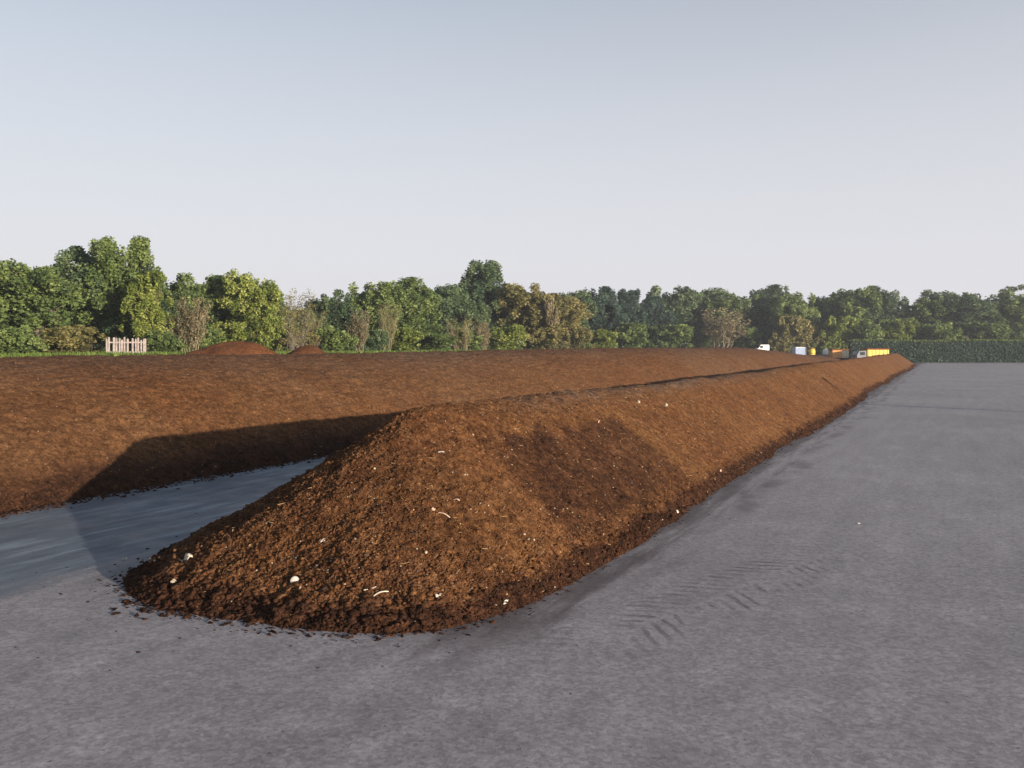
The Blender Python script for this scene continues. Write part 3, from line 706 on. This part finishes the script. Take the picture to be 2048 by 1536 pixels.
# lower growth in front of the tall trees
S_ = [
 (30, 640, 120, 'b1', 'mid', -8, 'green bush at the far left end of the treeline foot'),
 (140, 645, 130, 'b2', 'olive', -8, 'olive bush left of the picket fence'),
 (262, 640, 110, 'b3', 'dark', -2, 'dark bush right behind the picket fence'),
 (330, 655, 80, 'b1', 'mid', -10, 'green bush just right of the picket fence'),
 (410, 650, 80, 'b2', 'mid', -6, 'green bush left of the wide soil mound'),
 (460, 635, 100, 'b1', 'lime', -2, 'yellow green bush behind the left of the wide mound'),
 (528, 630, 90, 'b3', 'lime', -2, 'yellow green bush behind the right of the wide mound'),
 (600, 655, 90, 'b2', 'olive', -6, 'olive bush between the two soil mounds'),
 (672, 645, 95, 'b1', 'mid', -10, 'green bush behind the smaller soil mound'),
 (738, 655, 80, 'b3', 'dark', -10, 'dark low bush below the left tan twiggy bush'),
 (800, 652, 95, 'b2', 'lime', -10, 'bright low bush right of the right tan twiggy bush'),
 (868, 662, 110, 'b1', 'mid', -12, 'low spreading green bush left of the central tree foot'),
 (940, 655, 90, 'b3', 'mid', -12, 'green bush at the foot of the central tall tree'),
 (1012, 645, 90, 'b2', 'lime', -14, 'bright green bush at the left foot of the olive tree'),
 (1088, 640, 110, 'b1', 'olive', -14, 'olive bush at the foot of the olive tree'),
 (1150, 650, 80, 'b3', 'olive', -12, 'olive bush at the foot of the ragged olive brown tree'),
 (1205, 656, 75, 'b2', 'lime', -14, 'yellow green bush in front of the blue green trees'),
 (1262, 638, 90, 'b1', 'mid', -14, 'pale topped green bush under the skyline notch'),
 (1330, 645, 110, 'b3', 'mid', -10, 'green bush left of the wide grey brown bush on the right'),
 (1400, 650, 80, 'b2', 'mid', -6, 'green bush touching the left of the wide grey brown bush'),
 (1490, 648, 80, 'b1', 'mid', -6, 'green bush touching the right of the wide grey brown bush'),
 (1545, 640, 80, 'b3', 'blue', -6, 'dark bluish bush behind the white van'),
 (1600, 625, 100, 'b2', 'olive', -10, 'olive bush behind the pale blue container'),
 (1665, 622, 100, 'b1', 'lime', -10, 'yellow green bush behind the orange trailer'),
 (1725, 626, 100, 'b2', 'mid', -10, 'green bush behind the cab of the yellow truck'),
 (1790, 630, 110, 'b3', 'lime', -10, 'yellow green bush behind the left end of the hedge'),
 (1880, 640, 110, 'b1', 'mid', -10, 'green bush behind the middle of the hedge'),
 (1980, 640, 120, 'b2', 'mid', -10, 'green bush behind the right end of the hedge'),
]
for (px, top, w, key, lf, dD, lb) in S_: place('bush', key, px, top, w*1.2, lf, lb, 'bush', 'bushes along the foot of the treeline', dD=dD)
B_ = [
 (380, 606, 84, 'x1', -9, 'rusty brown half withered bush on the left', 'brown_bush'),
 (590, 583, 72, 'g1', -14, 'grey bare tree with dark twigs between the soil mounds', 'bare_tree'),
 (628, 625, 50, 'x2', -8, 'pale twiggy bush close right of the grey bare tree', 'brown_bush'),
 (718, 628, 46, 'x1', -11, 'left one of two tan twiggy bushes', 'brown_bush'),
 (772, 614, 50, 'x2', -11, 'right and taller one of two tan twiggy bushes', 'brown_bush'),
 (925, 640, 70, 'x2', -13, 'thin stemmed twiggy bush left below the central tall tree', 'brown_bush'),
 (968, 650, 40, 'x1', -15, 'small brown twiggy bush below the central tall tree', 'brown_bush'),
 (1100, 585, 56, 'b1', -16, 'brown withered sapling on the olive tree', 'brown_bush'),
 (1443, 625, 90, 'x1', -12, 'wide grey brown withered bush on the right', 'brown_bush'),
 (1572, 622, 84, 'b1', -12, 'olive tinged bush above and left of the pale blue container', 'brown_bush'),
]
for (px, top, w, key, dD, lb, nm) in B_: place(nm, key, px, top, w, 'olive' if px > 1500 else 'brown', lb, 'bare tree' if nm == 'bare_tree' else 'bush', 'withered twiggy growth before the trees', dD=dD)

# far wood closing the gaps behind the individual trees
SKX = [-260, 239, 320, 345, 440, 500, 530, 575, 640, 700, 800, 880, 925, 1010, 1090, 1130, 1240, 1275, 1320, 1430, 1495, 1560, 1620, 1760, 1800, 1842, 2320]
SKY_ = [520, 520, 545, 552, 552, 548, 552, 600, 590, 575, 560, 568, 566, 562, 578, 582, 580, 602, 572, 580, 597, 576, 590, 578, 612, 600, 585]
def far_wood():
    rg = np.random.default_rng(77); Q = []; 
    for px in np.arange(-260, 2320, 7.0):
        fac = NX[0]*(px-HX)/F+NX[1]; D = min(60/max(fac, .01), 212)+24
        x = at(px, D); p, t = to_pt(x, D); gz = float(field_z(np.array([p]), np.array([t]))[0])
        hh = (zat(float(np.interp(px, SKX, SKY_))+24+7*math.sin(px/17)+5*math.sin(px/7.3+1), D)-gz); m = 260
        q = rg.random((m, 3)); Q.append(np.stack([x+(q[:, 0]-.5)*9/F*D*1.6, D+q[:, 1]*5, gz+hh*q[:, 2]], -1))
    Q = np.concatenate(Q); V, Fc = leaves(Q, .16+.0018*Q[:, 1], rg)
    o = mesh_np('far_wood', V, Fc, LEAF['mid'], col=np.repeat(rg.random(len(Q)), 4)[:, None].repeat(3, 1))
    tag(o, 'dense dark wood showing through gaps behind the trees', 'wood', kind='stuff')
far_wood()

# grass and weeds along the tree foot
def tufts(name, n, region, hgt, label):
    rg = np.random.default_rng(5)
    px = rg.uniform(-200, 2250, n); fac = NX[0]*(px-HX)/F+NX[1]
    D = np.minimum(60/np.maximum(fac, .01), 212)+rg.uniform(region[0], region[1], n)
    x = (px-HX)/F*D; p, t = to_pt(x, D); gz = field_z(p, t)
    a = rg.uniform(0, 6.283, n); w = .05+.0006*D; h = hgt*rg.uniform(.5, 1.3, n)
    dx, dy = np.cos(a)*w, np.sin(a)*w; lx, ly = rg.normal(0, .08, n), rg.normal(0, .08, n)
    V = np.stack([np.stack([x-dx, y_-dy, gz], -1) if False else np.stack([x-dx, D-dy, gz-.02], -1), np.stack([x+dx, D+dy, gz-.02], -1), np.stack([x+lx, D+ly, gz+h], -1)], 1).reshape(-1, 3)
    o = mesh_np(name, V, np.arange(n*3).reshape(n, 3), LEAF['grass'], col=np.repeat(rg.random(n), 3)[:, None].repeat(3, 1))
    tag(o, label, 'grass', kind='stuff')
tufts('grass', 60000, (-19, 2), .38, 'rough green grass and weeds along the foot of the trees')

# ------------------------------------------------------------------ hedge on the right
def hedge():
    e = empty('hedge', (at(1700, 158), 158, 0)); rg = np.random.default_rng(31)
    L = 78.0; n = 60000
    xs = rg.uniform(0, L, n); q = rg.random(n); hgt = 3.85+.10*np.sin(xs*1.3)+.08*np.sin(xs*.31)
    face = rg.random(n) < .72
    ys = np.where(face, rg.normal(0, .13, n), rg.uniform(0, 2.2, n)); zs = np.where(face, q*hgt, hgt+rg.normal(0, .09, n))
    V, Fc = leaves(np.stack([xs, ys, np.maximum(zs, .05)], -1), np.full(n, .16), rg)
    mesh_np('foliage', V, Fc, LEAF['blue'], e, col=np.repeat(rg.random(n), 4)[:, None].repeat(3, 1))
    mb = MB()
    tq = rg.uniform(0, L, 16000); V, Fc = leaves(np.stack([tq, rg.uniform(-.1, 2.2, 16000), 3.95+rg.uniform(0, .3, 16000)+.08*np.sin(tq*.31)], -1), np.full(16000, .14), rg)
    mesh_np('lit_top', V, Fc, LEAF['mid'], e, col=np.repeat(rg.random(16000), 4)[:, None].repeat(3, 1))  # lighter leaf colour stands in for the sunlit strip along the top
    for i in range(40): mb.tube((i*2+.6, 1.0, -.1), (i*2+.6+random.uniform(-.2, .2), 1.0, 3.3), .07, .03, 6)
    mb.build('stems', M_BARK, e)['kind'] = 'stuff'
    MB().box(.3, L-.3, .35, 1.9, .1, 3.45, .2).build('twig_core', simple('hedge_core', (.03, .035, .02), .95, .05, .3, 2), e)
    tag(e, 'long straight clipped dark hedge at the far end of the pavement', 'hedge')
hedge()

# ------------------------------------------------------------------ far vehicles and containers
M_YEL = simple('yellow_paint', (.80, .50, .05), .45, .4, .2, 3); M_ORA = simple('orange_paint', (.72, .34, .10), .5, .4, .2, 3)
M_CREAM = simple('cream_paint', (.75, .66, .48), .5, .4, .2, 3); M_BLUEW = simple('pale_blue_paint', (.46, .54, .72), .5, .4, .15, 3)
M_GREYP = simple('grey_paint', (.16, .16, .19), .5, .4, .2, 3); M_WP = simple('white_paint', (.8, .79, .77), .45, .4, .1, 3)
M_TYRE = simple('tyre_rubber', (.025, .025, .025), .9, .2, .2, 8); M_RIM = simple('steel_rim', (.4, .4, .4), .4, .5, .2, 8)
M_GLASS = simple('dark_glass', (.03, .04, .05), .1, .6, .1, 2); M_RUST = simple('rusty_cover', (.20, .07, .035), .9, .1, .4, 3); M_STEEL = simple('dark_steel', (.06, .055, .05), .6, .3, .3, 4)
M_LAMP = simple('lamp_lens', (.75, .7, .6), .2, .5, .05, 9)
def wheel(par, x, y, r=.5, w=.28):
    s = -1 if y < 0 else 1
    t_ = MB()
    N = 20; prof = [(.62*r, -w/2), (.93*r, -w/2), (r, -w*.32), (r, w*.32), (.93*r, w/2), (.62*r, w/2)]
    vs = [(x+rr*math.cos(6.2832*i/N), y+yy, r+rr*math.sin(6.2832*i/N)) for rr, yy in prof for i in range(N)]
    fs = [(q*N+i, q*N+(i+1) % N, ((q+1) % 6)*N+(i+1) % N, ((q+1) % 6)*N+i) for q in range(6) for i in range(N)]
    wv = MB().add(vs, fs).build('wheel', M_TYRE, par, True)
    MB().tube((x, y-w*.3, r), (x, y+w*.3, r), .61*r, n=16).tube((x, y-w*.42, r), (x, y+w*.42, r), .16*r, n=10).build('rim', M_RIM, wv)
def truck(loc, rz):
    e = empty('truck', loc, rz)
    MB().box(-2.7, 3.0, -.45, .45, .62, .9, .03).build('chassis', M_STEEL, e)
    b = MB().box(-.9, 3.1, -1.2, 1.2, 1.0, 2.75, .05)
    for i in range(6): b.box(-.72+i*.7, -.60+i*.7, -1.26, -1.203, 1.05, 2.65).box(-.72+i*.7, -.60+i*.7, 1.203, 1.26, 1.05, 2.65)
    b.build('cargo_box', M_YEL, e)
    MB().box(-1.0, 3.2, -1.28, 1.28, 2.753, 3.0, .06).build('tarpaulin', M_RUST, e)
    c = MB().add([(-2.75,-1.1,.8),(-1.05,-1.1,.8),(-1.05,-1.1,2.5),(-2.3,-1.1,2.5),(-2.7,-1.1,1.7),(-2.75,1.1,.8),(-1.05,1.1,.8),(-1.05,1.1,2.5),(-2.3,1.1,2.5),(-2.7,1.1,1.7)],
        [(0,1,2,3,4),(9,8,7,6,5),(0,5,6,1),(1,6,7,2),(2,7,8,3),(3,8,9,4),(4,9,5,0)]).build('cab', M_GREYP, e)
    MB().add([(-2.70,-.95,1.76),(-2.36,-.95,2.42),(-2.36,.95,2.42),(-2.70,.95,1.76),(-2.72,-.95,1.77),(-2.38,-.95,2.43),(-2.38,.95,2.43),(-2.72,.95,1.77)],
        [(7,6,5,4),(0,1,2,3),(4,5,1,0),(5,6,2,1),(6,7,3,2),(7,4,0,3)]).build('windscreen', M_GLASS, c)
    for s in (-1, 1):
        MB().box(-2.2, -1.3, s*1.115-.01, s*1.115+.01, 1.65, 2.3).build('side_window', M_GLASS, c)
        MB().tube((-2.77, s*.8, 1.05), (-2.70, s*.8, 1.05), .13, n=12).build('headlight', M_LAMP, c)
    MB().box(-2.9, -2.72, -1.12, 1.12, .55, .78, .03).build('bumper', M_STEEL, e)
    for x in (-2.0, 1.3, 2.35):
        for y in (-1.0, 1.0): wheel(e, x, y)
    return e
def ground_at(x, y):
    p, t = to_pt(x, y); return float(field_z(np.array([p]), np.array([t]))[0])+.008
D = 152; x = at(1738, D); tr = truck((x, D, ground_at(x, D)), R(4)); tr.scale = (1, 1, .88)
tag(tr, 'yellow box truck with grey cab parked before the hedge', 'truck')
def trailer():
    D = 156; x = at(1678, D); e = empty('trailer', (x, D, ground_at(x, D)), R(-3))
    MB().box(-1.5, 1.5, -.95, .95, .75, .9, .02).build('chassis', M_STEEL, e)
    b = MB().box(-1.5, .25, -1, 1, .92, 2.3, .04)
    b.build('body', M_ORA, e)
    MB().box(.255, 1.5, -.99, .99, .92, 2.2, .04).build('panel', M_CREAM, e)
    MB().box(-1.65, 1.55, -1.08, 1.08, 2.303, 2.5, .05).build('roof', M_RUST, e)
    MB().tube((1.5, 0, .8), (2.6, 0, .6), .05).build('drawbar', M_STEEL, e)
    for y in (-.95, .95): wheel(e, 0, y, .38, .22)
    tag(e, 'orange and cream trailer with rusty roof left of the yellow truck', 'trailer')
trailer()
def container():
    D = 188; x = at(1597, D); e = empty('container', (x, D, ground_at(x, D)), R(2)); h = zat(694, D)
    b = MB().box(-1.12, 1.12, -1.2, 1.2, .1, h-.1, .04)
    for i in range(11): b.box(-1.02+i*.195, -.93+i*.195, -1.25, -1.203, .25, h-.25)
    b.build('body', M_BLUEW, e)
    for sx in (-1, 1):
        for sy in (-1, 1): MB().box(sx*1.17-.06, sx*1.17+.06, sy*1.26-.06, sy*1.26+.06, 0, h).build('corner_post', M_GREYP, e)
    MB().box(-1.11, 1.11, -1.27, 1.27, h-.095, h-.02).build('roof', M_WP, e)
    tag(e, 'pale blue upright metal container behind the far end of the heaps', 'container')
container()
def van():
    D = 196; x = at(1523, D); gz = ground_at(x, D); tz = zat(694, D); e = empty('van', (x, D, gz+.0), R(8)); s = 1.0
    z0 = max(0, 0)
    pr = [(-1.5,.35),(1.5,.35),(1.52,1.9),(1.4,2.1),(-.55,2.1),(-1.0,1.35),(-1.5,1.15)]
    n = len(pr); V = [(a, -.85, b) for a, b in pr]+[(a, .85, b) for a, b in pr]
    Fs = [tuple(range(n)), tuple(range(2*n-1, n-1, -1))]+[(i, i+n, (i+1) % n+n, (i+1) % n) for i in range(n)]
    b = MB().add(V, Fs).build('body', M_WP, e)
    for sd in (-1, 1):
        MB().box(-.75, .0, sd*.862-.008, sd*.862+.008, 1.35, 1.85).build('side_window', M_GLASS, b)
    MB().add([(-1.02,-.75,1.37),(-.62,-.75,2.03),(-.62,.75,2.03),(-1.02,.75,1.37),(-1.04,-.75,1.38),(-.64,-.75,2.04),(-.64,.75,2.04),(-1.04,.75,1.38)],
        [(7,6,5,4),(0,1,2,3),(4,5,1,0),(5,6,2,1),(6,7,3,2),(7,4,0,3)]).build('windscreen', M_GLASS, b)
    for wx in (-.95, .95):
        for y in (-.78, .78): wheel(e, wx, y, .33, .2)
    tag(e, 'small white van on the grass by the far trees', 'van')
van()
def tank(px, D, mat, r, ztop, label):
    x = at(px, D); gz = ground_at(x, D); h = ztop-gz; e = empty('storage_tank', (x, D, gz)); N = 24
    prof = [(r*.9, 0), (r, .08), (r, h*.8), (r*.8, h*.93), (r*.25, h)]
    vs = [(rr*math.cos(6.2832*i/N), rr*math.sin(6.2832*i/N), z) for rr, z in prof for i in range(N)]
    fs = [(q*N+i, q*N+(i+1) % N, (q+1)*N+(i+1) % N, (q+1)*N+i) for q in range(4) for i in range(N)]+[tuple(range(N-1, -1, -1)), tuple(range(4*N, 5*N))]
    MB().add(vs, fs).build('shell', mat, e, True)
    MB().tube((0, 0, h-.01), (0, 0, h+.12), r*.22, n=12).build('lid', M_STEEL, e)
    b = MB()
    for q in (.25, .55): b.tube((0, 0, h*q), (0, 0, h*q+.06), r*1.02, n=24)
    b.build('hoops', M_STEEL, e); tag(e, label, 'tank')
tank(1624, 192, M_YEL, .7, zat(697, 192), 'small yellow tank right of the pale blue container')
tank(1651, 170, M_WP, .55, zat(697, 170), 'small white tank left of the orange trailer')

# ------------------------------------------------------------------ picket fence at the left
def fence():
    D = 57.0; x0, x1 = at(212, D), at(289, D); e = empty('picket_fence', (x0, D, ground_at(x0, D)))
    m1 = simple('weathered_white_boards', (.44, .37, .34), .85, .15, .4, 5); g = random.Random(4); L = x1-x0; x = 0; i = 0
    while x < L:
        w = g.uniform(.09, .16); h = g.uniform(1.15, 1.38); tl = g.uniform(-.02, .02)
        gz = ground_at(x0+x, D)-e.location.z
        if g.random() > .12:
            MB().add([(x,-.015,gz-.05),(x+w,-.015,gz-.05),(x+w+tl,-.015,gz+h),(x+w/2+tl,-.015,gz+h+.06),(x+tl,-.015,gz+h),
                      (x,.01,gz-.05),(x+w,.01,gz-.05),(x+w+tl,.01,gz+h),(x+w/2+tl,.01,gz+h+.06),(x+tl,.01,gz+h)],
                     [(0,1,2,3,4),(9,8,7,6,5),(0,5,6,1),(1,6,7,2),(2,7,8,3),(3,8,9,4),(4,9,5,0)]).build('picket', m1, e)
        x += w+g.uniform(.02, .11)
    for z in (.35, 1.0): MB().box(0, L, .013, .06, z, z+.09).build('rail', m1, e)
    for j in range(4): MB().box(j*L/3-.05, j*L/3+.05, .063, .16, -.3, 1.3).build('post', m1, e)
    tag(e, 'pale weathered picket fence at the foot of the tall left tree', 'fence')
fence()

# ------------------------------------------------------------------ post to the right of the view; its shadow crosses the pavement
px_, py_ = 5.98*3+.731*3.6*3, 14.78*3-.682*3.6*3
e = empty('gate_pillar', (px_, py_, 0), R(40))
hp = 2.85; M_CONC = simple('pillar_concrete', (.34, .32, .29), .9, .15, .25, 3)
MB().box(-.22, .22, -.22, .22, -.1, hp-.12, .02).build('shaft', M_CONC, e)
MB().box(-.27, .27, -.27, .27, hp-.117, hp, .03).build('cap', M_CONC, e)
tag(e, 'square grey concrete gate pillar standing at the right edge of the pavement', 'pillar')

# ------------------------------------------------------------------ light and sky
SUN_EL, SUN_AZ = R(7.0), R(133)         # azimuth from +Y towards +X
w = bpy.data.worlds.new('World'); bpy.context.scene.world = w; w.use_nodes = True
nt = w.node_tree; bg = nt.nodes['Background']; sky = nt.nodes.new('ShaderNodeTexSky'); sky.sky_type = 'NISHITA'
sky.sun_disc = False; sky.sun_elevation = SUN_EL; sky.sun_rotation = SUN_AZ; sky.altitude = 100; sky.air_density = 1.0; sky.dust_density = 1.2; sky.ozone_density = 1.5
def nn(k): return nt.nodes.new(k)
tc = nn('ShaderNodeTexCoord'); sx = nn('ShaderNodeSeparateXYZ'); nt.links.new(tc.outputs['Generated'], sx.inputs[0])
mr = nn('ShaderNodeMapRange'); mr.interpolation_type = 'SMOOTHSTEP'; nt.links.new(sx.outputs[2], mr.inputs[0])      # hazy pale air low in the sky, clear blue overhead
mr.inputs[1].default_value = -.02; mr.inputs[2].default_value = .80; mr.inputs[3].default_value = .95; mr.inputs[4].default_value = .0
mxs = nn('ShaderNodeMix'); mxs.data_type = 'RGBA'; nt.links.new(mr.outputs[0], mxs.inputs[0])
nt.links.new(sky.outputs[0], mxs.inputs[6]); mxs.inputs[7].default_value = (4.42, 4.36, 4.66, 1)
nt.links.new(mxs.outputs[2], bg.inputs[0])
bg.inputs[1].default_value = .10
sd = bpy.data.lights.new('sun', 'SUN'); sd.energy = 5.0; sd.angle = R(.5); sd.color = (1.0, .86, .70)
so = bpy.data.objects.new('sun', sd); C.objects.link(so)
from mathutils import Vector
v = Vector((-math.sin(SUN_AZ)*math.cos(SUN_EL), -math.cos(SUN_AZ)*math.cos(SUN_EL), -math.sin(SUN_EL)))
so.rotation_euler = v.to_track_quat('-Z', 'Y').to_euler()

k = NT('haze_air'); pv = k.n('ShaderNodeVolumePrincipled'); pv.inputs['Color'].default_value = (.86, .90, 1, 1); pv.inputs['Density'].default_value = .00045
pv.inputs['Anisotropy'].default_value = .2; k.l(pv.outputs[0], k.out.inputs['Volume'])
hz = MB().box(-4200, 4200, -3600, 4600, -1.3, 24).build('haze', k.m); tag(hz, kind='stuff')
cd = bpy.data.cameras.new('camera'); cam = bpy.data.objects.new('camera', cd); C.objects.link(cam)
cam.location = (0, 0, CH); cam.rotation_euler = (R(90), 0, 0)
cd.sensor_width = 36; cd.lens = 36*F/2048; cd.shift_y = -(768-HY)/2048; cd.clip_start = .1; cd.clip_end = 8000
sc = bpy.context.scene; sc.camera = cam
sc.view_settings.view_transform = 'Standard'; sc.view_settings.look = 'None'; sc.view_settings.exposure = 0.85; sc.view_settings.gamma = 1
sc.render.engine = 'CYCLES'; sc.cycles.max_bounces = 6; sc.cycles.use_denoising = True
